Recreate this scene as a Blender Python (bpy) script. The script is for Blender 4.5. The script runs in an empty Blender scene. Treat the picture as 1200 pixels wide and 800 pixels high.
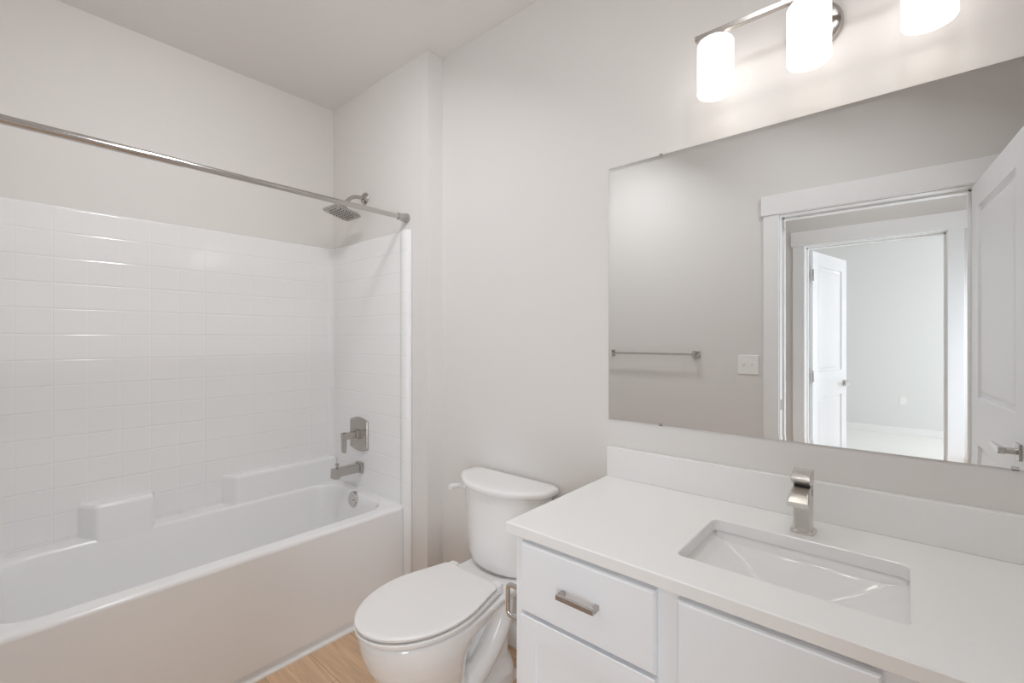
import bpy, bmesh, math
from mathutils import Vector, Matrix

PI = math.pi
S = bpy.context.scene
COL = S.collection
R = math.radians

# ------------------------------------------------------------------ camera, world, lights, exposure
cam = bpy.data.cameras.new('camera')
cam.sensor_width = 36.0
cam.lens = 534.2 / 1200 * 36
cam.shift_y = -1.56 / 1200
cam.clip_start = 0.02
cam_o = bpy.data.objects.new('camera', cam)
COL.objects.link(cam_o)
H = 1.32
cam_o.location = (0, 0, H)
cam_o.rotation_euler = (PI / 2, 0, R(40.71))
S.camera = cam_o

W = bpy.data.worlds.new('world')
S.world = W
W.use_nodes = True
W.node_tree.nodes['Background'].inputs[0].default_value = (0.75, 0.85, 1, 1)
W.node_tree.nodes['Background'].inputs[1].default_value = 0.6

S.view_settings.view_transform = 'Standard'
S.view_settings.look = 'None'
S.view_settings.gamma = 1.0
S.view_settings.use_curve_mapping = False
S.view_settings.exposure = 0.0
S.cycles.use_denoising = True
S.cycles.max_bounces = 16
S.cycles.diffuse_bounces = 14
S.cycles.glossy_bounces = 6
S.cycles.sample_clamp_indirect = 6.0

ZC_TOP = H + 1.404
SHADE_EMIT = 1.75
def area(name, loc, rot, sx, sy, watts, col, spread=180):
    l = bpy.data.lights.new(name, 'AREA')
    l.shape = 'RECTANGLE'; l.size = sx; l.size_y = sy; l.energy = watts; l.color = col; l.spread = R(spread)
    o = bpy.data.objects.new(name, l); COL.objects.link(o)
    o.location = loc; o.rotation_euler = rot
    return o
# daylight from the bedroom's window (on its right-hand wall), then added fills high in hall and bathroom
area('bedroom_daylight', (2.4, -3.6, 1.6), (0, R(72), 0), 1.6, 2.2, 72, (0.92, 0.96, 1))
area('hall_top_fill', (-0.2, -0.62, 2.68), (0, 0, 0), 0.5, 0.5, 1.8, (1, 0.97, 0.93))  # unseen fill, added to lift the hall and the doorway
for lx, ly, dx_, dy_, pw in ((-1.28, 0.58, -0.46, -0.06, 7.6), (-0.40, 0.56, -0.46, 0.0, 2.7), (0.05, 0.60, -0.40, 0.02, 3.2)):
    area('bathroom_top_fill', (lx, ly, 2.665), Vector((dx_, dy_, -0.86)).to_track_quat('-Z', 'Y').to_euler(), 0.18, 0.18, pw, (0.96, 0.975, 1), 165)  # added soft fills above the view, tilted towards the tub
# added fill, kept out of the mirror's sight, aimed through the bathroom doorway
area('hall_fill', (0.66, -1.0, 0.95), (R(95), 0, R(40)), 0.5, 1.5, 22, (0.80, 0.90, 1))

# ------------------------------------------------------------------ materials
def mat(name, col, rough=0.5, metal=0.0, spec=0.5, coat=0.0, emit=None, estr=0.0):
    m = bpy.data.materials.new(name); m.use_nodes = True
    b = m.node_tree.nodes['Principled BSDF']
    b.inputs['Base Color'].default_value = (*col, 1)
    b.inputs['Roughness'].default_value = rough
    b.inputs['Metallic'].default_value = metal
    b.inputs['Specular IOR Level'].default_value = spec
    b.inputs['Coat Weight'].default_value = coat
    b.inputs['Coat Roughness'].default_value = 0.05
    if emit:
        b.inputs['Emission Color'].default_value = (*emit, 1)
        b.inputs['Emission Strength'].default_value = estr
    return m
def N(m, t, **k):
    n = m.node_tree.nodes.new(t)
    for a, v in k.items(): setattr(n, a, v)
    return n
def L(m, a, b): m.node_tree.links.new(a, b)
def bsdf(m): return m.node_tree.nodes['Principled BSDF']
def add_bump(m, height_socket, strength, dist):
    bp = N(m, 'ShaderNodeBump')
    bp.inputs['Strength'].default_value = strength
    bp.inputs['Distance'].default_value = dist
    L(m, height_socket, bp.inputs['Height'])
    L(m, bp.outputs[0], bsdf(m).inputs['Normal'])
def noisy(m, scale, strength, dist, detail=3, colvar=0.0):
    tc = N(m, 'ShaderNodeTexCoord'); no = N(m, 'ShaderNodeTexNoise')
    no.inputs['Scale'].default_value = scale; no.inputs['Detail'].default_value = detail
    L(m, tc.outputs['Object'], no.inputs['Vector'])
    if strength: add_bump(m, no.outputs[0], strength, dist)
    if colvar:
        c = bsdf(m).inputs['Base Color'].default_value[:]
        mx = N(m, 'ShaderNodeMix', data_type='RGBA')
        mx.inputs[6].default_value = tuple(v * (1 - colvar) for v in c[:3]) + (1,)
        mx.inputs[7].default_value = tuple(min(1, v * (1 + colvar)) for v in c[:3]) + (1,)
        L(m, no.outputs[0], mx.inputs[0]); L(m, mx.outputs[2], bsdf(m).inputs['Base Color'])
    return m

M = {}
M['wall'] = noisy(mat('greige_wall_paint', (0.745, 0.725, 0.705), 0.55, spec=0.3), 260, 0.06, 0.002)
M['bedroom_wall'] = noisy(mat('pale_wall_paint', (0.75, 0.76, 0.755), 0.7, spec=0.2), 200, 0.05, 0.002)
M['ceiling'] = noisy(mat('ceiling_paint', (0.80, 0.78, 0.765), 0.8, spec=0.1), 220, 0.06, 0.002)
M['trim'] = noisy(mat('white_trim_paint', (0.86, 0.86, 0.86), 0.35), 60, 0.02, 0.001)
M['door'] = noisy(mat('white_door_paint', (0.84, 0.85, 0.87), 0.30), 50, 0.02, 0.001)
M['cabinet'] = noisy(mat('white_cabinet_paint', (0.85, 0.868, 0.893), 0.35), 40, 0.02, 0.001)
M['quartz'] = noisy(mat('white_quartz', (0.86, 0.855, 0.845), 0.22), 90, 0, 0, 4, 0.012)
M['porcelain'] = noisy(mat('white_porcelain', (0.85, 0.845, 0.835), 0.10, coat=0.3), 12, 0.02, 0.001)
M['basin'] = noisy(mat('basin_porcelain', (0.83, 0.825, 0.82), 0.08, coat=0.3), 12, 0.01, 0.001)
M['acrylic'] = noisy(mat('white_tub_acrylic', (0.865, 0.868, 0.872), 0.17), 7, 0.03, 0.003)
M['seat'] = noisy(mat('white_seat_plastic', (0.84, 0.825, 0.81), 0.30), 30, 0.01, 0.001)
M['nickel'] = noisy(mat('brushed_nickel', (0.50, 0.47, 0.445), 0.22, 1.0), 180, 0.02, 0.001)
M['rod'] = noisy(mat('satin_rod_metal', (0.56, 0.54, 0.52), 0.16, 1.0), 150, 0.01, 0.001)
M['faucet'] = noisy(mat('satin_faucet_metal', (0.70, 0.67, 0.64), 0.24, 1.0), 170, 0.02, 0.001)
M['chrome'] = noisy(mat('polished_nickel', (0.66, 0.64, 0.62), 0.12, 1.0), 120, 0.01, 0.001)
M['dark'] = noisy(mat('dark_rubber', (0.03, 0.03, 0.03), 0.5), 80, 0.02, 0.001)
M['plastic'] = noisy(mat('white_plate_plastic', (0.86, 0.85, 0.83), 0.35), 60, 0.01, 0.001)
M['mirror'] = mat('silvered_glass', (0.86, 0.87, 0.87), 0.0, 1.0)
M['mirror_edge'] = noisy(mat('mirror_ground_edge', (0.40, 0.42, 0.42), 0.3, 0.6), 60, 0.01, 0.001)
M['carpet'] = noisy(mat('pale_carpet', (0.90, 0.89, 0.87), 0.95, spec=0.1), 400, 0.5, 0.006, 5)
M['shade'] = mat('lit_frosted_glass', (0.9, 0.9, 0.88), 0.35, emit=(1, 0.97, 0.94), estr=SHADE_EMIT)
# the tub surround: faint moulded square-tile lines on the faces that look along x and y
m = mat('tile_pattern_acrylic', (0.85, 0.85, 0.848), 0.09)
tc = N(m, 'ShaderNodeTexCoord'); sp = N(m, 'ShaderNodeSeparateXYZ'); L(m, tc.outputs['Object'], sp.inputs[0])
def line_mask(sock, pitch, off, half):
    a = N(m, 'ShaderNodeMath', operation='ADD'); a.inputs[1].default_value = off; L(m, sock, a.inputs[0])
    p = N(m, 'ShaderNodeMath', operation='PINGPONG'); p.inputs[1].default_value = pitch / 2; L(m, a.outputs[0], p.inputs[0])
    r = N(m, 'ShaderNodeMapRange', interpolation_type='SMOOTHSTEP')
    r.inputs['From Min'].default_value = 0.0; r.inputs['From Max'].default_value = half
    L(m, p.outputs[0], r.inputs['Value'])
    return r.outputs[0]
hz = line_mask(sp.outputs['Z'], 0.1055, 0.0275, 0.0045)
vt = line_mask(sp.outputs['Y'], 0.1070, 0.026, 0.0030)
vt3 = line_mask(sp.outputs['Y'], 0.535, 0.347, 0.0035)
vt2 = N(m, 'ShaderNodeMapRange'); vt2.inputs['To Min'].default_value = 0.78; L(m, vt, vt2.inputs['Value'])
mn = N(m, 'ShaderNodeMath', operation='MINIMUM'); L(m, hz, mn.inputs[0]); L(m, vt2.outputs[0], mn.inputs[1])
v3 = N(m, 'ShaderNodeMapRange'); v3.inputs['To Min'].default_value = 0.35; L(m, vt3, v3.inputs['Value'])
mn2 = N(m, 'ShaderNodeMath', operation='MINIMUM'); L(m, mn.outputs[0], mn2.inputs[0]); L(m, v3.outputs[0], mn2.inputs[1]); mn = mn2
no = N(m, 'ShaderNodeTexNoise'); no.inputs['Scale'].default_value = 9; L(m, tc.outputs['Object'], no.inputs['Vector'])
ma = N(m, 'ShaderNodeMath', operation='MULTIPLY_ADD'); ma.inputs[1].default_value = 0.12
L(m, no.outputs[0], ma.inputs[0]); L(m, mn.outputs[0], ma.inputs[2])
add_bump(m, ma.outputs[0], 0.35, 0.003)
M['tile'] = m
# wood planks running along x
m = mat('oak_plank', (0.5, 0.35, 0.22), 0.5)
tc = N(m, 'ShaderNodeTexCoord')
br = N(m, 'ShaderNodeTexBrick'); br.offset = 0.37; br.offset_frequency = 2
for k, v in (('Scale', 1.0), ('Mortar Size', 0.0012), ('Mortar Smooth', 0.3), ('Bias', 0.0), ('Brick Width', 1.22), ('Row Height', 0.18)):
    br.inputs[k].default_value = v
br.inputs['Color1'].default_value = (0.66, 0.455, 0.29, 1); br.inputs['Color2'].default_value = (0.76, 0.545, 0.37, 1)
br.inputs['Mortar'].default_value = (0.30, 0.20, 0.13, 1)
L(m, tc.outputs['Object'], br.inputs['Vector'])
mp = N(m, 'ShaderNodeMapping'); mp.inputs['Scale'].default_value = (2.2, 26, 1); L(m, tc.outputs['Object'], mp.inputs[0])
gn = N(m, 'ShaderNodeTexNoise'); gn.inputs['Scale'].default_value = 2.0; gn.inputs['Detail'].default_value = 7; gn.inputs['Distortion'].default_value = 0.7
L(m, mp.outputs[0], gn.inputs['Vector'])
cr = N(m, 'ShaderNodeValToRGB'); cr.color_ramp.elements[0].position = 0.3; cr.color_ramp.elements[0].color = (0.78, 0.75, 0.72, 1)
cr.color_ramp.elements[1].position = 0.7; cr.color_ramp.elements[1].color = (1.06, 1.05, 1.04, 1)
L(m, gn.outputs[0], cr.inputs[0])
mx = N(m, 'ShaderNodeMix', data_type='RGBA', blend_type='MULTIPLY'); mx.inputs[0].default_value = 1.0
L(m, br.outputs[0], mx.inputs[6]); L(m, cr.outputs[0], mx.inputs[7]); L(m, mx.outputs[2], bsdf(m).inputs['Base Color'])
M['wood'] = m

# ------------------------------------------------------------------ mesh helpers
def BM(): return bmesh.new()
def box(bm, x0, x1, y0, y1, z0, z1):
    v = [bm.verts.new(p) for p in ((x0,y0,z0),(x1,y0,z0),(x1,y1,z0),(x0,y1,z0),(x0,y0,z1),(x1,y0,z1),(x1,y1,z1),(x0,y1,z1))]
    for f in ((0,3,2,1),(4,5,6,7),(0,1,5,4),(1,2,6,5),(2,3,7,6),(3,0,4,7)):
        bm.faces.new([v[i] for i in f])
def loft(bm, loops, cap0=True, cap1=True, closed=True):
    vs = [[bm.verts.new(p) for p in l] for l in loops]
    n = len(vs[0])
    for a, b in zip(vs, vs[1:]):
        for i in range(n if closed else n - 1):
            j = (i + 1) % n
            bm.faces.new((a[i], a[j], b[j], b[i]))
    if cap0: bm.faces.new(list(reversed(vs[0])))
    if cap1: bm.faces.new(vs[-1])
    return vs
def prism(bm, poly, axis, a0, a1):
    def P(u, v, a):
        return {'x': (a, u, v), 'y': (u, a, v), 'z': (u, v, a)}[axis]
    loft(bm, [[P(u, v, a0) for u, v in poly], [P(u, v, a1) for u, v in poly]])
def ring(c, axis, r, n=24, start=0.0, r2=None):
    c = Vector(c); ax = Vector(axis).normalized()
    t = Vector((0, 0, 1)) if abs(ax.z) < 0.9 else Vector((0, 1, 0))
    u = ax.cross(t).normalized(); w = ax.cross(u)
    return [c + u * r * math.cos(start + 2 * PI * i / n) + w * (r2 or r) * math.sin(start + 2 * PI * i / n) for i in range(n)]
def cyl(bm, p0, p1, r0, r1=None, n=28):
    ax = Vector(p1) - Vector(p0)
    loft(bm, [ring(p0, ax, r0, n), ring(p1, ax, r1 if r1 is not None else r0, n)])
def lathe(bm, base, axis, prof, n=36, cap0=True, cap1=True):
    ax = Vector(axis).normalized(); b = Vector(base)
    loft(bm, [ring(b + ax * h, ax, max(r, 1e-4), n) for r, h in prof], cap0, cap1)
def tube(bm, pts, r, n=14, closed=False, square=False):
    pts = [Vector(p) for p in pts]; loops = []
    m_ = len(pts); prev = None
    for i, p in enumerate(pts):
        if closed: t = (pts[(i + 1) % m_] - pts[i - 1]).normalized()
        else: t = (pts[min(i + 1, m_ - 1)] - pts[max(i - 1, 0)]).normalized()
        if prev is None:
            ref = Vector((0, 0, 1)) if abs(t.z) < 0.9 else Vector((0, 1, 0))
            u = t.cross(ref).normalized()
        else:
            u = (prev - t * prev.dot(t)).normalized()
        prev = u; w = t.cross(u)
        rr = r[i] if isinstance(r, (list, tuple)) else r
        loops.append([p + u * rr * math.cos(2 * PI * k / n) + w * rr * math.sin(2 * PI * k / n) for k in range(n)])
    if closed:
        loops.append(loops[0]); loft(bm, loops, False, False)
        bmesh.ops.remove_doubles(bm, verts=bm.verts, dist=1e-6)
    else: loft(bm, loops)
def arc(c, r, a0, a1, n):
    return [(c[0] + r * math.cos(R(a0 + (a1 - a0) * i / n)), c[1] + r * math.sin(R(a0 + (a1 - a0) * i / n))) for i in range(n + 1)]
def rrect(x0, x1, y0, y1, r, n=6):
    return arc((x1 - r, y1 - r), r, 0, 90, n) + arc((x0 + r, y1 - r), r, 90, 180, n) + arc((x0 + r, y0 + r), r, 180, 270, n) + arc((x1 - r, y0 + r), r, 270, 360, n)
def smooth_path(pts, k=6):
    P = [Vector(p) for p in pts]; out = []
    for i in range(len(P) - 1):
        p0, p1, p2, p3 = P[max(i-1,0)], P[i], P[i+1], P[min(i+2,len(P)-1)]
        for j in range(k):
            t = j / k
            out.append(0.5 * ((2*p1) + (p2-p0)*t + (2*p0-5*p1+4*p2-p3)*t*t + (3*p1-p0-3*p2+p3)*t**3))
    out.append(P[-1]); return out

def obj(name, bm, m, parent=None, bevel=0.0, seg=3, angle=35, local=False):
    bmesh.ops.recalc_face_normals(bm, faces=bm.faces)
    if parent is not None and not local:
        bmesh.ops.translate(bm, verts=bm.verts, vec=-world_loc(parent))
    me = bpy.data.meshes.new(name); bm.to_mesh(me); bm.free()
    me.materials.append(m)
    for p in me.polygons: p.use_smooth = True
    me.set_sharp_from_angle(angle=R(angle))
    o = bpy.data.objects.new(name, me); COL.objects.link(o)
    if parent is not None: o.parent = parent
    if bevel:
        b = o.modifiers.new('bevel', 'BEVEL'); b.width = bevel; b.segments = seg
        b.limit_method = 'ANGLE'; b.angle_limit = R(30); b.harden_normals = True
    else:
        w = o.modifiers.new('weighted_normals', 'WEIGHTED_NORMAL'); w.keep_sharp = True; w.weight = 80
    return o
def world_loc(o):
    v = Vector(o.location)
    while o.parent: o = o.parent; v += Vector(o.location)
    return v
def thing(name, label, cat, loc, rz=0, group=None):
    o = bpy.data.objects.new(name, None); COL.objects.link(o)
    o.location = loc; o.rotation_euler = (0, 0, rz); o.empty_display_size = 0.05
    o['label'] = label; o['category'] = cat
    if group: o['group'] = group
    return o
def struct(name, bm, m, label=None, parent=None, **k):
    o = obj(name, bm, m, parent, **k)
    if parent is None:
        o['kind'] = 'structure'; o['category'] = name.split('_')[0]
        if label: o['label'] = label
    return o

# ------------------------------------------------------------------ room shell
XB, YW, YE, XR, XRT, YF = -2.655, 1.5, 1.4056, -1.749, 0.44, -0.06   # back of tub, mirror wall, wet wall, return, right wall, door wall
ZC = H + 1.404
HY0, HY1 = -0.225, -1.22          # hall between its two walls
BY0, BY1 = -1.34, -5.43          # bedroom
DX0, DX1 = -0.552, 0.246         # bathroom door opening
EX0, EX1 = -0.587, 0.215         # bedroom door opening
DH = 2.05
b = BM(); box(b, -3.2, 3.2, HY1 - 0.06, YW + 0.1, -0.1, 0)
struct('floor', b, M['wood'], 'tan oak plank floor between the bathtub and the vanity')
b = BM(); box(b, -3.2, 3.2, BY1 - 0.1, HY1 - 0.06, -0.1, 0)
struct('floor_bedroom', b, M['carpet'], 'bright pale bedroom floor seen through the doorways in the mirror')
b = BM(); box(b, -3.2, 3.2, BY1 - 0.1, YW + 0.1, ZC, ZC + 0.1)
struct('ceiling', b, M['ceiling'], 'greige painted ceiling over the whole room')
b = BM(); box(b, XB - 0.1, XB, YF - 0.12, YW + 0.1, 0, ZC)
struct('wall_left', b, M['wall'], 'greige wall above the long tile-pattern panel of the tub')
b = BM(); box(b, XB, XR, YE, YW + 0.1, 0, ZC)
struct('wall_shower', b, M['wall'], 'greige wall that carries the shower head, thicker than the mirror wall')
b = BM(); box(b, XR, XRT + 0.1, YW, YW + 0.1, 0, ZC)
struct('wall_back', b, M['wall'], 'greige wall behind the toilet, mirror and vanity')
b = BM(); box(b, XRT, XRT + 0.1, YF - 0.12, YW, 0, ZC)
struct('wall_right', b, M['wall'], 'greige wall at the right end of the vanity')
def holed_wall(b, x0, x1, y0, y1, hx0, hx1):
    box(b, x0, hx0, y0, y1, 0, ZC); box(b, hx1, x1, y0, y1, 0, ZC); box(b, hx0, hx1, y0, y1, DH + 0.012, ZC)
b = BM(); holed_wall(b, XB, XRT, HY0, YF, DX0 - 0.018, DX1 + 0.018)
struct('wall_front', b, M['wall'], 'greige wall with towel bar and doorway, seen in the mirror')
b = BM(); holed_wall(b, -3.1, 3.1, BY0, HY1, EX0 - 0.018, EX1 + 0.018)
struct('wall_hall', b, M['wall'], 'greige hall wall around the second doorway in the mirror')
b = BM(); box(b, -3.1, 3.1, BY1 - 0.1, BY1, 0, ZC)
struct('wall_bedroom', b, M['bedroom_wall'], 'bright bedroom wall seen through both doorways in the mirror')
b = BM(); box(b, -3.2, -3.1, BY1 - 0.1, YF - 0.12, 0, ZC); struct('wall_bedroom_left', b, M['bedroom_wall'], 'left side wall of the bedroom and hall')
b = BM(); box(b, 3.1, 3.2, BY1 - 0.1, YF - 0.12, 0, ZC); struct('wall_bedroom_right', b, M['bedroom_wall'], 'right side wall of the bedroom and hall')
# walls of the hall backing the closets on either side of the bathroom
b = BM(); box(b, -3.1, XB - 0.1, HY0, YF, 0, ZC); struct('wall_hall_left', b, M['wall'], 'end piece of the hall wall beside the tub')
b = BM(); box(b, XRT + 0.1, 3.1, HY0, YF, 0, ZC); struct('wall_hall_right', b, M['wall'], 'end piece of the hall wall beside the door')

# door casings (flat craftsman style) and jambs
def casing(name, x0, x1, y_face, sgn, y_back, label, w=0.085, hh=0.115, t=0.018):
    b = BM()
    ya, yb = sorted((y_face, y_face + sgn * t))
    box(b, x0 - w, x0 - 0.004, ya, yb, 0, DH + 0.006)
    box(b, x1 + 0.004, x1 + w, ya, yb, 0, DH + 0.006)
    ya, yb = sorted((y_face, y_face + sgn * (t + 0.006)))
    box(b, x0 - w - 0.012, x1 + w + 0.012, ya, yb, DH + 0.006, DH + 0.006 + hh)
    o = struct(name, b, M['trim'], label, bevel=0.002, seg=2)
    b = BM()
    ya, yb = sorted((y_face + sgn * 0.001, y_back - sgn * 0.001))
    box(b, x0 - 0.017, x0, ya, yb, 0, DH); box(b, x1, x1 + 0.017, ya, yb, 0, DH); box(b, x0 - 0.017, x1 + 0.017, ya, yb, DH, DH + 0.011)
    ym = (ya + yb) / 2 - sgn * 0.005
    box(b, x0, x0 + 0.011, ym - 0.017, ym + 0.017, 0, DH); box(b, x1 - 0.011, x1, ym - 0.017, ym + 0.017, 0, DH); box(b, x0, x1, ym - 0.017, ym + 0.017, DH - 0.011, DH)
    j = obj('jamb', b, M['trim'], o, bevel=0.0015, seg=2)
    return o
def strike(parent, x, y, z):
    b = BM(); box(b, x, x + 0.002, y - 0.014, y + 0.014, z - 0.03, z + 0.03)
    obj('strike_plate', b, M['nickel'], parent)
c1 = casing('trim_1', DX0, DX1, YF, 1, HY0, 'white flat casing around the bathroom doorway, with a wide head board')
strike(c1, DX0, YF - 0.025, 0.94)
c2 = casing('trim_2', EX0, EX1, HY1, 1, BY0, 'white flat casing around the farther bedroom doorway')
b = BM(); box(b, DX0 - 0.085, DX0 - 0.004, HY0 - 0.018, HY0, 0, DH); box(b, DX1 + 0.004, DX1 + 0.085, HY0 - 0.018, HY0, 0, DH); box(b, DX0 - 0.097, DX1 + 0.097, HY0 - 0.022, HY0, DH + 0.006, DH + 0.12)
struct('trim_3', b, M['trim'], 'white flat casing on the hall side of the bathroom doorway', bevel=0.002, seg=2)

# baseboards
def base(name, x0, x1, y0, y1, label, h=0.105):
    b = BM(); box(b, x0, x1, y0, y1, 0, h); return struct(name, b, M['trim'], label, bevel=0.003, seg=2)
base('baseboard_back', XR + 0.014, -0.80, YW - 0.014, YW, 'white baseboard on the wall behind the toilet')
base('baseboard_return', XR, XR + 0.014, YE, YW, 'white baseboard on the short return beside the toilet')
base('baseboard_shower', -1.88, XR + 0.014, YE - 0.014, YE, 'white baseboard on the wall strip between tub and return')
base('baseboard_front', -1.88, DX0 - 0.088, YF, YF + 0.014, 'white baseboard under the towel bar')
base('baseboard_right', XRT - 0.014, XRT, YF, 0.94, 'white baseboard on the right wall')
base('baseboard_bedroom', -3.1, 3.1, BY1, BY1 + 0.014, 'white baseboard along the far bedroom wall', 0.10)
base('baseboard_hall', -3.1, EX0 - 0.09, HY1, HY1 + 0.014, 'white baseboard along the hall wall')

# panel doors
def door_leaf(name, w, h, loc, rz, handle_u, z_handle, lever_dir, label, swing=1):
    """local frame: hinge edge at u=0, the leaf runs along +u (local x), thickness along local y"""
    t = 0.035; z0 = 0.012
    st, top, lock0, lock1, bot = 0.115, 0.11, 0.85, 1.06, 0.20
    b = BM()
    us = [0, st, w - st, w]; zs = [z0, bot, lock0, lock1, h - top, h]
    for side in (-1, 1):
        y = side * t / 2
        g = {(i, j): b.verts.new((u, y, z)) for i, u in enumerate(us) for j, z in enumerate(zs)}
        for i in range(3):
            for j in range(5):
                if i == 1 and j in (1, 3):
                    q = [g[i, j], g[i+1, j], g[i+1, j+1], g[i, j+1]]
                    cur = q
                    for ins, dep in ((0.006, 0.010), (0.022, 0.014), (0.032, 0.007), (0.050, 0.004)):
                        u0, u1, za, zb = us[1] + ins, us[2] - ins, zs[j] + ins, zs[j+1] - ins
                        yy = side * (t / 2 - dep)
                        nx = [b.verts.new(p) for p in ((u0, yy, za), (u1, yy, za), (u1, yy, zb), (u0, yy, zb))]
                        for k in range(4):
                            b.faces.new((cur[k], cur[(k+1) % 4], nx[(k+1) % 4], nx[k]))
                        cur = nx
                    b.faces.new(cur)
                else:
                    b.faces.new((g[i, j], g[i+1, j], g[i+1, j+1], g[i, j+1]))
        if side == -1: g0 = g
        else:
            for i in range(3):
                for j in (0, 5): b.faces.new((g0[i, j], g0[i+1, j], g[i+1, j], g[i, j]))
            for j in range(5):
                for i in (0, 3): b.faces.new((g0[i, j], g0[i, j+1], g[i, j+1], g[i, j]))
    o = struct(name, b, M['door'], label, angle=20)
    o.location = loc; o.rotation_euler = (0, 0, rz)
    for side in (-1, 1):
        b = BM(); y = side * t / 2
        box(b, handle_u - 0.028, handle_u + 0.028, min(y, y + side*0.009), max(y, y + side*0.009), z_handle - 0.028, z_handle + 0.028)
        hd = obj('door_handle', b, M['nickel'], o, bevel=0.002, seg=2, local=True)
        b = BM()
        cyl(b, (handle_u, y + side*0.008, z_handle), (handle_u, y + side*0.045, z_handle), 0.011)
        pr = [(handle_u + 0.012, 0.036), (handle_u + 0.012, 0.056), (handle_u + lever_dir*0.115, 0.052), (handle_u + lever_dir*0.115, 0.042)]
        prism(b, [(u, y + side*v) for u, v in pr], 'z', z_handle - 0.011, z_handle + 0.011)
        obj('lever', b, M['chrome'], hd, bevel=0.002, seg=2, local=True)
    for z in (0.22, 1.03, 1.84):
        b = BM(); cyl(b, (-0.004, swing * (t / 2 + 0.004), z - 0.045), (-0.004, swing * (t / 2 + 0.004), z + 0.045), 0.006)
        box(b, -0.030, 0.0, min(swing*(t/2+0.001), swing*(t/2+0.004)), max(swing*(t/2+0.001), swing*(t/2+0.004)), z - 0.045, z + 0.045)
        obj('hinge', b, M['nickel'], o, local=True)
    return o
door_leaf('door_1', 0.79, 2.035, (0.258, YF + 0.024, 0), R(90) - math.atan(0.081), 0.725, 0.94, -1,
          'white two-panel bathroom door standing open at the right of the mirror', -1)
ang = math.atan2(-2.07 + 1.335, -0.4157 + 0.575)
door_leaf('door_2', 0.755, 2.035, (-0.572, -1.352, 0), ang, 0.695, 0.94, -1,
          'white two-panel bedroom door standing open in the farther doorway', 1)

# ------------------------------------------------------------------ bathtub
RIM = 0.489
XA = -1.903
tub = thing('bathtub', 'white alcove bathtub with plain apron and stepped ledges along its back', 'bathtub', (-2.27, 0.67, 0))
b = BM()
ox0, ox1, oy0, oy1 = XB + 0.012, XA, YF + 0.006, 1.392
def rl(x0, x1, y0, y1, r, z): return [(x, y, z) for x, y in rrect(x0, x1, y0, y1, r, 8)]
loops = [
    rl(ox0, ox1 - 0.014, oy0, oy1, 0.004, 0.0), rl(ox0, ox1 - 0.014, oy0, oy1, 0.004, 0.030), rl(ox0, ox1, oy0, oy1, 0.004, 0.042),
    rl(ox0, ox1 + 0.001, oy0, oy1, 0.004, RIM - 0.045), rl(ox0, ox1 + 0.002, oy0, oy1, 0.005, RIM - 0.018),
    rl(ox0 + 0.002, ox1 - 0.003, oy0 + 0.002, oy1 - 0.002, 0.006, RIM - 0.006), rl(ox0 + 0.006, ox1 - 0.012, oy0 + 0.006, oy1 - 0.006, 0.008, RIM),
    rl(-2.556, ox1 - 0.058, oy0 + 0.055, oy1 - 0.048, 0.13, RIM + 0.001), rl(-2.549, ox1 - 0.066, oy0 + 0.063, oy1 - 0.055, 0.128, RIM - 0.003),
    rl(-2.543, ox1 - 0.072, oy0 + 0.070, oy1 - 0.061, 0.126, RIM - 0.014), rl(-2.538, ox1 - 0.078, oy0 + 0.072, oy1 - 0.066, 0.125, RIM - 0.05),
    rl(-2.52, ox1 - 0.095, oy0 + 0.09, oy1 - 0.085, 0.125, 0.28), rl(-2.50, ox1 - 0.115, oy0 + 0.12, oy1 - 0.105, 0.125, 0.14),
    rl(-2.465, ox1 - 0.15, oy0 + 0.16, oy1 - 0.14, 0.11, 0.095), rl(-2.41, ox1 - 0.21, oy0 + 0.22, oy1 - 0.20, 0.08, 0.085)]
loft(b, loops, True, True)
obj('tub_shell', b, M['acrylic'], tub, angle=55)
def ledge_block(y0, y1, back_y0, back_y1, xf, z1):
    b = BM()
    xb = ox0 + 0.003
    def sec(z, e, xfz):
        return [(xb, back_y0 + e, z), (xfz - e - 0.02, y0 + e - 0.004, z), (xfz - e - 0.006, y0 + e + 0.003, z), (xfz - e, y0 + e + 0.016, z), (xfz - e, y1 - e - 0.016, z), (xfz - e - 0.006, y1 - e - 0.003, z), (xfz - e - 0.02, y1 - e + 0.002, z), (xb, back_y1 - e, z)]
    loft(b, [sec(0.40, 0, xf + 0.006), sec(RIM + 0.02, 0, xf + 0.001), sec(z1 - 0.02, 0, xf - 0.003), sec(z1 - 0.007, 0.003, xf - 0.003), sec(z1 - 0.001, 0.010, xf - 0.003), sec(z1, 0.018, xf - 0.003)])
    return b
obj('soap_ledge', ledge_block(0.305, 0.505, 0.262, 0.520, -2.545, H - 0.690), M['acrylic'], tub, angle=55)
obj('soap_ledge', ledge_block(0.833, 1.388, 0.795, 1.391, -2.566, H - 0.690), M['acrylic'], tub, angle=55)
b = BM(); lathe(b, (-2.287, 1.329, 0.449), (0, -1, 0.06), [(0.043, -0.012), (0.043, 0.006), (0.041, 0.010), (0.034, 0.012), (0.012, 0.012)])
ov = obj('overflow_plate', b, M['chrome'], tub)
b = BM(); cyl(b, (-2.267, 1.318, 0.440), (-2.267, 1.308, 0.440), 0.014, 0.012); obj('overflow_lever', b, M['chrome'], ov)
b = BM(); lathe(b, (-2.25, 1.08, 0.086), (0, 0, 1), [(0.035, 0), (0.035, 0.003), (0.03, 0.005), (0.008, 0.005)]); obj('drain', b, M['chrome'], tub)

# shoe moulding at the foot of the apron
b = BM(); prism(b, [(XA - 0.016, 0), (XA + 0.008, 0), (XA + 0.008, 0.006), (XA + 0.002, 0.013), (XA - 0.016, 0.013)], 'y', YF + 0.015, YE - 0.015)
struct('trim_4', b, M['trim'], 'thin white shoe moulding where the tub apron meets the floor')

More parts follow.
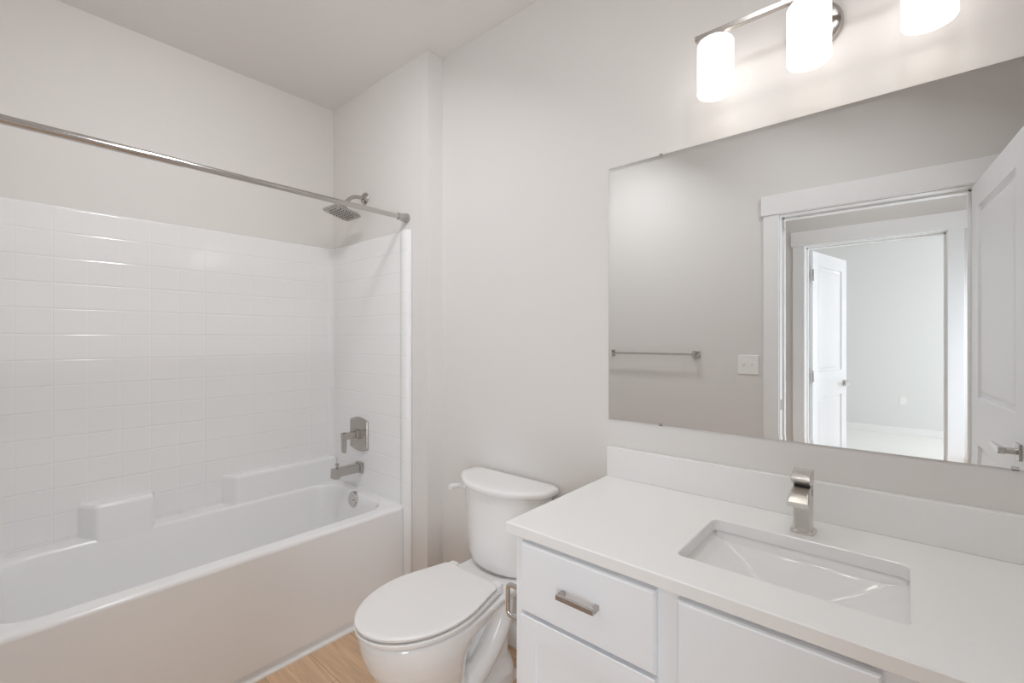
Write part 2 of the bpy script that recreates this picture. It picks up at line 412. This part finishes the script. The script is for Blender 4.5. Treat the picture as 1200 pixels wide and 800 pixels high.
# surround panels (one moulded U round the tub)
b = BM()
px, py0, py1 = XB + 0.017, YF + 0.020, 1.388
t_ = 0.012
inner = [(-1.872, py1 + 0.010), (-1.876, py1 - 0.001), (-1.884, py1 - 0.010), (-1.900, py1 - 0.014), (-1.916, py1 - 0.013), (-1.928, py1 - 0.008), (-1.938, py1 - 0.002), (-1.95, py1)]
inner += arc((px + 0.035, py1 - 0.035), 0.035, 90, 180, 6)
inner += arc((px + 0.035, py0 + 0.035), 0.035, 180, 270, 6)
inner += [(-1.95, py0), (-1.94, py0 + 0.006), (-1.928, py0 + 0.010), (-1.910, py0 + 0.010), (-1.905, py0 - 0.010)]
outer = [(-1.905, py0 - 0.017), (px - t_, py0 - 0.017), (px - t_, py1 + 0.0155), (-1.872, py1 + 0.0155)]
poly = inner + outer
def upoly(z, e=0.0):
    out = []
    for i, (x, y) in enumerate(poly):
        if i < len(inner):
            x2 = x - e if x < -2.4 else x
            y2 = y + (e if y > 0.7 else -e)
            out.append((x2, min(y2, py1 + 0.0150), z))
        else: out.append((x, y, z))
    return out
ZS = H + 0.553
loft(b, [upoly(RIM - 0.002), upoly(ZS - 0.012), upoly(ZS - 0.004, 0.002), upoly(ZS, 0.006)])
sur = obj('shower_surround', b, M['tile'], None, angle=40)
sur['label'] = 'glossy white shower surround with faint square tile pattern, above the bathtub'
sur['category'] = 'shower surround'
# lower front flange of the surround down to the floor
b = BM()
prism(b, [(-1.872, py1 + 0.0155), (-1.872, py1 + 0.010), (-1.876, py1 - 0.001), (-1.884, py1 - 0.010), (-1.898, py1 - 0.013), (-1.898, py1 + 0.0155)], 'z', 0.0, RIM - 0.002)
obj('flange', b, M['acrylic'], sur, angle=40)

# shower curtain rod
rod = thing('shower_curtain_rod', 'brushed nickel straight curtain rod across the top of the tub opening', 'curtain rod', (XA - 0.008, 0.67, H + 0.617))
xr_, zr_ = XA - 0.008, H + 0.617
b = BM(); cyl(b, (xr_, YF + 0.02, zr_), (xr_, 0.46, zr_), 0.0137); obj('rod', b, M['rod'], rod)
b = BM(); cyl(b, (xr_, 0.45, zr_), (xr_, YE - 0.012, zr_), 0.0118); obj('inner_rod', b, M['rod'], rod)
for y, d in ((YE - 0.0005, -1), (YF + 0.0005, 1)):
    b = BM(); lathe(b, (xr_, y, zr_), (0, d, 0), [(0.024, 0), (0.024, 0.008), (0.0205, 0.013), (0.0175, 0.030), (0.0165, 0.055), (0.012, 0.057)])
    obj('end_flange', b, M['nickel'], rod)

# shower head
sx, sz = -2.297, H + 0.794
sh = thing('shower_fixture', 'square brushed nickel shower head on a bent arm above the tub faucet', 'shower head', (sx, YE, sz))
b = BM(); lathe(b, (sx, YE - 0.0005, sz), (0, -1, 0), [(0.034, 0), (0.034, 0.004), (0.028, 0.012), (0.014, 0.018), (0.011, 0.018)]); obj('wall_flange', b, M['nickel'], sh)
arm_pts = smooth_path([(sx, YE - 0.01, sz), (sx, YE - 0.055, sz - 0.002), (sx, YE - 0.088, sz - 0.016), (sx, YE - 0.118, sz - 0.048), (sx, YE - 0.132, sz - 0.070)])
b = BM(); tube(b, arm_pts, 0.0105); obj('arm', b, M['nickel'], sh)
b = BM()
hc = Vector((sx, YE - 0.140, sz - 0.098)); tilt = Matrix.Rotation(R(-13), 4, 'X')
def hl(s, z, r): return [hc + (tilt @ Vector((x, y, z))) for x, y in rrect(-s, s, -s, s, r, 6)]
loft(b, [hl(0.012, 0.034, 0.008), hl(0.018, 0.026, 0.012), hl(0.022, 0.012, 0.014), hl(0.055, 0.004, 0.018), hl(0.073, -0.004, 0.02), hl(0.078, -0.010, 0.02), hl(0.076, -0.015, 0.02)], True, True)
head = obj('head', b, M['nickel'], sh, angle=40)
b = BM()
loft(b, [hl(0.066, -0.0148, 0.016), hl(0.066, -0.0170, 0.016)]); fp = obj('spray_face', b, M['nickel'], head)
b = BM()
for i in range(7):
    for j in range(7):
        if (i in (0, 6)) and (j in (0, 6)): continue
        p = hc + tilt @ Vector(((i - 3) * 0.017, (j - 3) * 0.017, -0.0168)); q = hc + tilt @ Vector(((i - 3) * 0.017, (j - 3) * 0.017, -0.0205))
        cyl(b, p, q, 0.0032, 0.002, 8)
obj('nozzles', b, M['dark'], head)

# tub valve trim
vx, vz, vy = -2.325, H - 0.527, py1 - 0.001
va = thing('shower_valve', 'brushed nickel valve plate with drop lever, above the tub spout', 'valve', (vx, vy, vz))
b = BM()
def vp(s, y):
    w, h = 0.088 * s, 0.078 * s
    top = [(vx + w * math.cos(a) if False else vx + w * (1 - 2 * k / 12), vz + h + 0.017 * s * math.sin(PI * k / 12)) for k, a in [(k, 0) for k in range(13)]]
    bot = [(vx - w * (1 - 2 * k / 12), vz - h - 0.017 * s * math.sin(PI * k / 12)) for k in range(13)]
    return [(x, y, z) for x, z in top + bot]
loft(b, [vp(1, vy), vp(1, vy - 0.006), vp(0.97, vy - 0.010), vp(0.90, vy - 0.011)])
obj('valve_plate', b, M['nickel'], va, angle=30)
b = BM(); box(b, vx - 0.024, vx + 0.024, vy - 0.030, vy - 0.010, vz - 0.024, vz + 0.024); obj('collar', b, M['nickel'], va, bevel=0.003)
b = BM()
box(b, vx - 0.018, vx + 0.018, vy - 0.105, vy - 0.030, vz - 0.018, vz + 0.018)
prism(b, [(vy - 0.108, vz + 0.018), (vy - 0.083, vz + 0.018), (vy - 0.088, vz - 0.090), (vy - 0.104, vz - 0.090)], 'x', vx - 0.014, vx + 0.014)
obj('lever', b, M['nickel'], va, bevel=0.003)

px_, pz_ = -2.315, H - 0.712
ts = thing('tub_spout', 'square brushed nickel tub spout with diverter knob, below the valve plate', 'spout', (px_, vy, pz_))
b = BM(); box(b, px_ - 0.030, px_ + 0.030, vy - 0.018, vy, pz_ - 0.030, pz_ + 0.030); obj('collar', b, M['nickel'], ts, bevel=0.003)
b = BM(); prism(b, [(vy - 0.016, pz_ + 0.024), (vy - 0.165, pz_ + 0.022), (vy - 0.168, pz_ - 0.030), (vy - 0.138, pz_ - 0.032), (vy - 0.130, pz_ - 0.022), (vy - 0.016, pz_ - 0.022)], 'x', px_ - 0.023, px_ + 0.023)
obj('spout_body', b, M['nickel'], ts, bevel=0.004)
b = BM(); lathe(b, (px_, vy - 0.140, pz_ + 0.020), (0, 0, 1), [(0.005, 0), (0.005, 0.016), (0.010, 0.019), (0.010, 0.025), (0.007, 0.028)], 16); obj('diverter_knob', b, M['nickel'], ts)

# ------------------------------------------------------------------ toilet
TX = -1.255
toi = thing('toilet', 'white two-piece toilet with closed elongated lid, between tub and vanity', 'toilet', (TX, 1.20, 0))
def TP(x, d, z): return (TX + x, YW - d, z)
def egg(df, dw, hw, db, hwb, z, n=40, nb=8, pw=2.0):
    """closed outline: front half ellipse from +hw to -hw, then tapering to a straight back edge"""
    pts = []
    for i in range(n + 1):
        a = PI * i / n
        c, s = math.cos(a), math.sin(a)
        pts.append((hw * math.copysign(abs(c) ** (2 / pw), c), dw + (df - dw) * abs(s) ** (2 / pw)))
    left = []
    r = 0.02
    for i in range(1, nb + 1):
        t = i / nb
        k = t * t * (3 - 2 * t) * 0.5 + 0.5 * t * t
        left.append((-(hw + (hwb - hw) * k), dw + (db + r - dw) * t))
    left += [(-(hwb - r * (1 - math.cos(R(q)))), db + r - r * math.sin(R(q))) for q in (30, 60, 90)]
    pts += left + [(-x, d) for x, d in reversed(left)]
    return [TP(x, d, z) for x, d in pts]
b = BM()
secs = [(0.0, .575, .40, .118, .115, .112), (0.02, .572, .40, .116, .118, .110), (0.05, .560, .40, .104, .14, .100), (0.09, .555, .40, .100, .17, .095), (0.13, .590, .43, .110, .30, .055),
        (0.18, .645, .46, .134, .335, .05), (0.23, .684, .48, .153, .33, .052), (0.28, .711, .495, .168, .31, .062), (0.32, .725, .50, .178, .265, .088), (0.345, .731, .50, .182, .20, .130), (0.380, .735, .50, .184, .16, .15), (0.390, .731, .50, .180, .165, .148)]
loft(b, [egg(f, w, hw, db, hb, z) for z, f, w, hw, db, hb in secs])
# deck under the tank
loft(b, [[TP(x, d, z) for x, d in rrect(-w_, w_, 0.035, 0.33, 0.03, 4)] for z, w_ in ((0.335, 0.120), (0.36, 0.146), (0.384, 0.150), (0.391, 0.146))])
loft(b, [[TP(x, d, z) for x, d in rrect(-0.052, 0.052, 0.18, 0.50, 0.02, 4)] for z in (0.02, 0.37)])
for s in (-1, 1):
    tube(b, smooth_path([TP(s*0.060, .56, .050), TP(s*0.078, .47, .068), TP(s*0.090, .38, .110), TP(s*0.098, .285, .185), TP(s*0.100, .225, .270), TP(s*0.098, .205, .36)]), 0.043, 16)
    loft(b, [[TP(s * x, d, z) for x, d in rrect(0.0, 0.085, 0.17, 0.42, 0.03, 4)] for z in (0.02, 0.14)])
    loft(b, [[TP(s * x, d, z) for x, d in rrect(0.0, 0.09, 0.15, 0.27, 0.03, 4)] for z in (0.10, 0.37)])
loft(b, [[TP(x, d, z) for x, d in rrect(-w_, w_, 0.13, 0.45, 0.06, 5)] for z, w_ in ((0.0, 0.122), (0.055, 0.120), (0.085, 0.105), (0.10, 0.085))])
bowl = obj('bowl', b, M['porcelain'], toi)
bowl.modifiers.clear()
rm = bowl.modifiers.new('remesh', 'REMESH'); rm.mode = 'VOXEL'; rm.voxel_size = 0.005; rm.use_smooth_shade = True
sm = bowl.modifiers.new('smooth', 'SMOOTH'); sm.iterations = 6; sm.factor = 0.5
def slab(zs_, df, dw, hw, db, hwb, ins):
    return [egg(df - i, dw, hw - i, db + i * 0.5, hwb - i, z) for z, i in zip(zs_, ins)]
b = BM(); loft(b, slab((.3965, .3990, .4095, .4125), .747, .50, .190, .27, .148, (.004, 0.001, 0, .004))); obj('seat', b, M['seat'], toi, angle=50)
b = BM(); loft(b, slab((.4165, .4190, .427, .431, .4325, .433), .746, .50, .187, .278, .145, (.006, .002, 0, .004, .012, .03))); obj('lid', b, M['seat'], toi, angle=50)
for s in (-1, 1):
    b = BM(); loft(b, [[TP(x, d, z) for x, d in rrect(s*0.118 - 0.022, s*0.118 + 0.022, 0.247, 0.284, 0.012, 4)] for z in (0.394, 0.420)] + [[TP(x, d, 0.427) for x, d in rrect(s*0.118 - 0.017, s*0.118 + 0.017, 0.252, 0.279, 0.010, 4)]])
    obj('hinge_cap', b, M['seat'], toi, angle=50)
def dee(hw, db, ds, df, z, ch=0.022, n=28):
    """D-shaped outline: flat back with cut corners, straight sides, curved front"""
    pts = [(hw - ch, db), (hw, db + ch * 1.1)]
    for i in range(n + 1):
        t = -1 + 2 * i / n
        x = -t * hw
        u = abs(t)
        pts.append((x, ds + (df - ds) * (1 - u ** 2.3)))
    pts += [(-hw, db + ch * 1.1), (-hw + ch, db)]
    return [TP(x, d, z) for x, d in pts]
b = BM()
loft(b, [dee(.165, .045, .09, .165, .392), dee(.180, .035, .10, .185, .400), dee(.190, .028, .105, .198, .418), dee(.196, .025, .108, .203, .45), dee(.208, .025, .11, .208, .60), dee(.213, .025, .11, .210, .718)])
tank = obj('tank', b, M['porcelain'], toi, angle=60)
b = BM()
loft(b, [dee(.228, .014, .115, .220, .716), dee(.233, .012, .116, .224, .721), dee(.235, .011, .117, .226, .733), dee(.232, .013, .115, .222, .741), dee(.222, .020, .110, .210, .745), dee(.18, .04, .10, .17, .746)])
obj('tank_lid', b, M['porcelain'], toi, angle=50)
b = BM()
lathe(b, TP(-0.205, 0.105, 0.675), (-1, 0, 0), [(0.016, 0), (0.016, 0.012), (0.012, 0.017), (0.004, 0.018)], 20)
tube(b, smooth_path([TP(-0.220, 0.105, 0.675), TP(-0.232, 0.125, 0.679), TP(-0.236, 0.160, 0.684), TP(-0.235, 0.180, 0.684)]), [0.008 + 0.004 * min(1, i / 12) for i in range(19)], 12)
obj('flush_lever', b, M['porcelain'], toi, angle=60)

# ------------------------------------------------------------------ vanity
VX0, VX1, VY0 = -0.797, 0.425, 0.947
CT = H - 0.491
van = thing('vanity_cabinet', 'white vanity cabinet with drawer and doors, under the white countertop', 'cabinet', (-0.19, 1.2, 0))
b = BM()
box(b, VX0, VX0 + 0.016, VY0 + 0.002, YW - 0.016, 0, CT - 0.0305)
box(b, VX1 - 0.016, VX1, VY0 + 0.002, YW - 0.016, 0, CT - 0.0305)
box(b, VX0 + 0.016, VX1 - 0.016, VY0 + 0.02, YW - 0.016, 0.10, 0.116)
box(b, VX0 + 0.016, VX1 - 0.016, YW - 0.024, YW - 0.016, 0.10, CT - 0.0305)
box(b, VX0 + 0.016, VX1 - 0.016, VY0 + 0.07, VY0 + 0.085, 0.0, 0.10)
obj('carcass', b, M['cabinet'], van)
b = BM()
for x0, x1 in ((VX0, -0.758), (-0.410, -0.344), (-0.036, 0.030), (0.378, VX1)):
    box(b, x0, x1, VY0 - 0.001, VY0 + 0.018, 0.10, CT - 0.031)
for x0, x1 in ((-0.758, -0.410), (-0.344, -0.036), (0.030, 0.378)):
    for z0, z1 in ((0.10, 0.125), (0.590, 0.618), (0.775, CT - 0.031)):
        box(b, x0, x1, VY0, VY0 + 0.018, z0, z1)
obj('face_frame', b, M['cabinet'], van)
def slab_front(x0, x1, z0, z1):
    b = BM(); y0, y1 = VY0 - 0.020, VY0 - 0.0015
    def q(e, y): return [(x0 + e, y, z0 + e), (x1 - e, y, z0 + e), (x1 - e, y, z1 - e), (x0 + e, y, z1 - e)]
    loft(b, [q(0, y1), q(0, y0 + 0.006), q(0.004, y0 + 0.001), q(0.007, y0)])
    return b
def shaker(x0, x1, z0, z1, s=0.05):
    b = BM(); y0, y1 = VY0 - 0.020, VY0 - 0.0015
    def q(e, y): return [(x0 + e, y, z0 + e), (x1 - e, y, z0 + e), (x1 - e, y, z1 - e), (x0 + e, y, z1 - e)]
    loft(b, [q(0, y1), q(0, y0 + 0.002), q(0.002, y0), q(s, y0), q(s + 0.002, y0 + 0.007), q(s + 0.02, y0 + 0.007)])
    return b
def pull(parent, cx, cz, horiz=True):
    y0 = VY0 - 0.020; hl_ = 0.052; r = 0.0062
    b = BM()
    def bx(u0, u1, ya, yb, w):
        if horiz: box(b, cx + u0, cx + u1, ya, yb, cz - w, cz + w)
        else: box(b, cx - w, cx + w, ya, yb, cz + u0, cz + u1)
    bx(-hl_, hl_, y0 - 0.030, y0 - 0.021, r); bx(-hl_, -hl_ + 0.011, y0 - 0.0215, y0 + 0.0005, r); bx(hl_ - 0.011, hl_, y0 - 0.0215, y0 + 0.0005, r)
    obj('pull', b, M['nickel'], parent, bevel=0.0018, seg=2)
for x0, x1, kind in ((-0.768, -0.400, 'drawer'), (-0.354, -0.026, 'false_front'), (0.020, 0.388, 'drawer')):
    o = obj(kind, slab_front(x0, x1, 0.608, 0.788), M['cabinet'], van, angle=25)
    if kind == 'drawer': pull(o, (x0 + x1) / 2, 0.703)
    o = obj('door', shaker(x0, x1, 0.112, 0.600), M['cabinet'], van, angle=25)
    pull(o, x1 - 0.025 if x0 < -0.1 else x0 + 0.025, 0.49, False)

# countertop with a sink cut-out, and its backsplash
ctop = thing('countertop', 'white quartz vanity countertop with rectangular sink cut-out', 'countertop', (-0.19, 1.2, CT - 0.03))
cx0, cx1, cy0, cy1 = -0.820, XRT - 0.002, 0.9266, YW - 0.001
SX0, SX1, SY0, SY1 = -0.397, 0.009, 1.040, 1.318
b = BM()
hole = rrect(SX0, SX1, SY0, SY1, 0.018, 6)       # starts on the +x side, counter-clockwise
nq = 7
# outer ring with matching count: project each hole point to the outline
def outer_pt(i):
    q, k = divmod(i, nq)
    c = [(cx1, cy1), (cx0, cy1), (cx0, cy0), (cx1, cy0)][q]
    t = k / (nq - 1)
    hx, hy = hole[i]
    if q == 0: return (cx1, hy + (cy1 - hy) * min(1, 2 * t)) if t < .5 else (cx1 + (hx - cx1) * (2 * t - 1), cy1)
    if q == 1: return (hx + (cx0 - hx) * min(1, 2 * t), cy1) if t < .5 else (cx0, cy1 + (hy - cy1) * (2 * t - 1))
    if q == 2: return (cx0, hy + (cy0 - hy) * min(1, 2 * t)) if t < .5 else (cx0 + (hx - cx0) * (2 * t - 1), cy0)
    return (hx + (cx1 - hx) * min(1, 2 * t), cy0) if t < .5 else (cx1, cy0 + (hy - cy0) * (2 * t - 1))
out = [outer_pt(i) for i in range(len(hole))]
zt, zb = CT, CT - 0.03
def lp(ps, z): return [(x, y, z) for x, y in ps]
def inset(ps, e):
    mx_, my_ = (SX0 + SX1) / 2, (SY0 + SY1) / 2
    return [(x + math.copysign(e, x - mx_), y + math.copysign(e, y - my_)) for x, y in ps]
def oinset(ps, e): return [(min(max(x, cx0 + e), cx1 - e), min(max(y, cy0 + e), cy1 - e)) for x, y in ps]
ls = [lp(hole, zb), lp(hole, zt - 0.002), lp(inset(hole, 0.002), zt), lp(oinset(out, 0.003), zt), lp(out, zt - 0.003), lp(out, zb + 0.002), lp(oinset(out, 0.002), zb), lp(hole, zb)]
loft(b, ls, False, False)
bmesh.ops.remove_doubles(b, verts=b.verts, dist=1e-5)
obj('slab', b, M['quartz'], ctop, angle=30)
b = BM(); box(b, cx0, cx1, YW - 0.0205, YW - 0.0005, CT, CT + 0.1055); bsp = obj('backsplash', b, M['quartz'], None, bevel=0.002, seg=2)
bsp['label'] = 'long low white quartz backsplash strip standing along the wall below the mirror'; bsp['category'] = 'backsplash'

# undermount basin: gently ramped ends and a scooped back
b = BM()
bx0, bx1, by0, by1 = SX0 - 0.004, SX1 + 0.004, SY0 - 0.004, SY1 + 0.004
NX, NY = 64, 48
def depth(x, y):
    l, r_, f, k = (max(0.0, q) for q in (x - bx0, bx1 - x, y - by0, by1 - y))
    e = 0.012 + 0.42 * l ** 0.97
    e2 = 0.012 + 0.42 * r_ ** 0.97
    bk = 0.018 + 0.95 * k ** 1.12
    fr = 0.02 + 3.0 * f
    ks = 240.0
    v = [e, e2, bk, fr, 0.125]
    mnv = min(v)
    d = mnv - math.log(sum(math.exp(-ks * (q - mnv)) for q in v)) / ks
    edge = min(l, r_, f, k)
    return max(0.0, d) * min(1.0, edge / 0.006) ** 0.6 if edge > 0 else 0.0
grid = [[None] * (NY + 1) for _ in range(NX + 1)]
zb0 = CT - 0.0305
def sp_(i, n, a, c):
    t = i / n; t = 0.5 - 0.5 * math.cos(PI * t) * (0.55 + 0.45 * abs(math.cos(PI * t)) ** 0) if False else t
    return a + (c - a) * t
for i in range(NX + 1):
    for j in range(NY + 1):
        x, y = sp_(i, NX, bx0, bx1), sp_(j, NY, by0, by1)
        grid[i][j] = b.verts.new((x, y, zb0 - depth(x, y)))
for i in range(NX):
    for j in range(NY):
        b.faces.new((grid[i][j], grid[i+1][j], grid[i+1][j+1], grid[i][j+1]))
# flange round the bowl and an outer shell
per = [grid[i][0] for i in range(NX + 1)] + [grid[NX][j] for j in range(1, NY + 1)] + [grid[i][NY] for i in range(NX - 1, -1, -1)] + [grid[0][j] for j in range(NY - 1, 0, -1)]
cxm, cym = (bx0 + bx1) / 2, (by0 + by1) / 2
def scaled(e, z): return [b.verts.new((cxm + (v.co.x - cxm) * (1 + 2 * e / (bx1 - bx0)), cym + (v.co.y - cym) * (1 + 2 * e / (by1 - by0)), z)) for v in per]
r1, r2, r3 = scaled(0.02, zb0), scaled(0.02, zb0 - 0.012), scaled(-0.03, zb0 - 0.15)
n_ = len(per)
for a, c in ((per, r1), (r1, r2), (r2, r3)):
    for i in range(n_): b.faces.new((a[i], a[(i + 1) % n_], c[(i + 1) % n_], c[i]))
b.faces.new(r3)
sink = thing('sink', 'white rectangular undermount sink basin set below the countertop', 'sink', (cxm, cym, zb0 - 0.15))
bs = obj('basin', b, M['basin'], sink, angle=50)
dx, dy = -0.194, 1.150
b = BM(); lathe(b, (dx, dy, zb0 - depth(dx, dy) - 0.002), (0, -0.25, 1), [(0.022, 0), (0.022, 0.004), (0.018, 0.006), (0.006, 0.006)], 24); obj('drain', b, M['chrome'], sink)

# faucet
fx, fy = -0.197, 1.377
fa = thing('faucet', 'brushed nickel single-handle faucet standing behind the sink', 'faucet', (fx, fy, CT))
b = BM(); loft(b, [[(x, y, z) for x, y in rrect(fx - .0265 + e, fx + .0265 - e, fy - .026 + e, fy + .026 - e, .010, 5)] for z, e in ((CT, 0), (CT + .006, 0), (CT + .008, .002))]); obj('base_plate', b, M['faucet'], fa)
b = BM(); loft(b, [[(x, y, z) for x, y in rrect(fx - w_, fx + w_, fy - w_, fy + w_, .007, 5)] for z, w_ in ((CT + .007, .0215), (CT + .03, .0205), (CT + .118, .0205))]); obj('column', b, M['faucet'], fa)
b = BM()
def spt(y, zc, w_, h0, h1): return [(x, y, z) for x, z in rrect(fx - w_, fx + w_, zc - h0, zc + h1, .005, 4)]
loft(b, [spt(fy + 0.0, CT + .108, .0205, .018, .012), spt(fy - .030, CT + .107, .0205, .016, .012), spt(fy - .055, CT + .103, .0218, .009, .008), spt(fy - .072, CT + .097, .0232, .007, .005), spt(fy - .084, CT + .090, .0240, .006, .005)])
obj('spout', b, M['faucet'], fa)
b = BM(); box(b, fx - .018, fx + .018, fy - .018, fy + .018, CT + .117, CT + .125); obj('gap_ring', b, M['dark'], fa)
b = BM()
prism(b, [(fy + .022, CT + .1235), (fy + .022, CT + .150), (fy + .012, CT + .160), (fy - .020, CT + .155), (fy - .046, CT + .146), (fy - .046, CT + .139), (fy - .022, CT + .1235)], 'x', fx - .0215, fx + .0215)
obj('handle', b, M['faucet'], fa, bevel=0.003)

# toilet paper holder on the vanity side
hx, hy, hz_ = VX0, 0.985, H - 0.742
tp = thing('toilet_paper_holder', 'polished nickel toilet paper holder on the side of the vanity', 'paper holder', (hx, hy, hz_))
b = BM(); box(b, hx - 0.008, hx, hy - 0.012, hy + 0.030, hz_ - 0.040, hz_ + 0.040); obj('mount_plate', b, M['nickel'], tp, bevel=0.002, seg=2)
b = BM()
lpz = [(hx - 0.004, hy, z) for z in ()]
loop = [(hx - 0.006, hy, hz_ + 0.044)] + [(hx - 0.052 + 0.0 + 0.014 * math.cos(R(a)), hy, hz_ + 0.030 + 0.014 * math.sin(R(a))) for a in (90, 112, 135, 158, 180)] + \
       [(hx - 0.052 + 0.014 * math.cos(R(a)), hy, hz_ - 0.030 + 0.014 * math.sin(R(a))) for a in (180, 202, 225, 248, 270)] + [(hx - 0.006, hy, hz_ - 0.044)]
tube(b, loop, 0.0072, 12); obj('loop', b, M['chrome'], tp)

# ------------------------------------------------------------------ mirror, light, towel bar, switch
MX0, MX1, MZ0, MZ1 = -0.8205, 0.402, H - 0.2863, H + 0.6257
mir = thing('mirror', 'large frameless wall mirror above the vanity backsplash, reflecting two doorways', 'mirror', (-0.21, YW, MZ0))
b = BM()
def mq(e, y): return [(MX0 + e, y, MZ0 + e), (MX1 - e, y, MZ0 + e), (MX1 - e, y, MZ1 - e), (MX0 + e, y, MZ1 - e)]
loft(b, [mq(0, YW - 0.0005), mq(0, YW - 0.0038)], True, False); edge = obj('glass_edge', b, M['mirror_edge'], mir)
b = BM(); loft(b, [mq(0, YW - 0.0038), mq(0.012, YW - 0.00408)], False, False); loft(b, [mq(0.012, YW - 0.00408)] , False, True) if False else None
b.faces.new([b.verts.new(p) for p in mq(0.012, YW - 0.00408)])
bmesh.ops.remove_doubles(b, verts=b.verts, dist=1e-6)
obj('glass', b, M['mirror'], mir, angle=0.1)
for x in (-0.623, 0.187):
    for z, s in ((MZ0, 1), (MZ1, -1)):
        if x > 0 and s < 0: continue
        b = BM(); box(b, x - 0.006, x + 0.006, YW - 0.0062, YW, min(z - s*0.003, z - s*0.0005), max(z - s*0.003, z - s*0.0005))
        box(b, x - 0.006, x + 0.006, YW - 0.0062, YW - 0.0046, min(z - s*0.003, z + s*0.005), max(z - s*0.003, z + s*0.005))
        obj('clip', b, M['chrome'], mir, bevel=0.0005, seg=2)

LX, LY, LZ = -0.188, 1.400, H + 0.722
vl = thing('vanity_light', 'nickel wall light bar with three glowing white cylinder shades, above the mirror', 'wall light', (LX, YW, LZ + 0.16))
b = BM(); lathe(b, (LX, YW - 0.0005, LZ + 0.135), (0, -1, 0), [(0.066, 0), (0.066, 0.010), (0.062, 0.018), (0.050, 0.022), (0.012, 0.022)], 48); obj('backplate', b, M['nickel'], vl)
b = BM(); cyl(b, (LX, YW - 0.02, LZ + 0.178), (LX, LY + 0.006, LZ + 0.178), 0.009); obj('stem', b, M['nickel'], vl)
b = BM(); box(b, LX - 0.288, LX + 0.288, LY - 0.008, LY + 0.008, LZ + 0.170, LZ + 0.186); obj('crossbar', b, M['nickel'], vl, bevel=0.002, seg=2)
for k in (-1, 0, 1):
    x = LX + 0.231 * k
    b = BM(); lathe(b, (x, LY, LZ + 0.150), (0, 0, 1), [(0.026, 0), (0.026, 0.006), (0.014, 0.010), (0.014, 0.021)], 28); cup = obj('socket_cup', b, M['nickel'], vl)
    b = BM()
    lathe(b, (x, LY, LZ), (0, 0, 1), [(0.0455, 0.003), (0.0475, 0.0), (0.0495, 0.004), (0.0495, 0.142), (0.046, 0.149), (0.036, 0.152), (0.012, 0.152)], 48, False, True)
    lathe(b, (x, LY, LZ), (0, 0, 1), [(0.0455, 0.003), (0.0455, 0.140), (0.012, 0.146)], 48, False, True)
    bmesh.ops.remove_doubles(b, verts=b.verts, dist=1e-6)
    obj('lamp_shade', b, M['shade'], vl, angle=40)

tb = thing('towel_bar', 'brushed nickel towel bar on the wall reflected in the mirror', 'towel bar', (-1.335, YF, 1.228))
TZ = 1.228
b = BM(); box(b, -1.64, -1.03, YF + 0.052, YF + 0.062, TZ - 0.006, TZ + 0.006); obj('bar', b, M['nickel'], tb, bevel=0.0015, seg=2)
for x in (-1.64, -1.03):
    b = BM(); box(b, x - 0.022, x + 0.022, YF + 0.0005, YF + 0.010, TZ - 0.022, TZ + 0.022); box(b, x - 0.011, x + 0.011, YF + 0.009, YF + 0.066, TZ - 0.011, TZ + 0.011)
    obj('post', b, M['nickel'], tb, bevel=0.002, seg=2)

sw = thing('light_switch', 'white double light switch plate beside the doorway in the mirror', 'light switch', (-0.722, YF, 1.17))
SZ = 1.17
b = BM(); box(b, -0.780, -0.664, YF + 0.0005, YF + 0.006, SZ - 0.058, SZ + 0.058); obj('plate', b, M['plastic'], sw, bevel=0.003, seg=2)
for x in (-0.745, -0.699):
    b = BM(); box(b, x - 0.006, x + 0.006, YF + 0.005, YF + 0.0075, SZ - 0.013, SZ + 0.013); prism(b, [(YF + 0.006, SZ - 0.005), (YF + 0.019, SZ + 0.008), (YF + 0.016, SZ + 0.013), (YF + 0.006, SZ + 0.008)], 'x', x - 0.004, x + 0.004)
    obj('toggle', b, M['plastic'], sw)

# bedroom outlet low on the far wall
oxx, ozz = -0.012, 0.475
ou = thing('electrical_outlet', 'small white outlet low on the bright bedroom wall in the mirror', 'outlet', (oxx, BY1, ozz))
b = BM(); box(b, oxx - 0.036, oxx + 0.036, BY1 + 0.0005, BY1 + 0.006, ozz - 0.058, ozz + 0.058); obj('plate', b, M['plastic'], ou, bevel=0.002, seg=2)
for dz in (-0.022, 0.022):
    b = BM(); lathe(b, (oxx, BY1 + 0.005, ozz + dz), (0, 1, 0), [(0.017, 0), (0.017, 0.003), (0.014, 0.0035)], 20); obj('socket', b, M['trim'], ou)
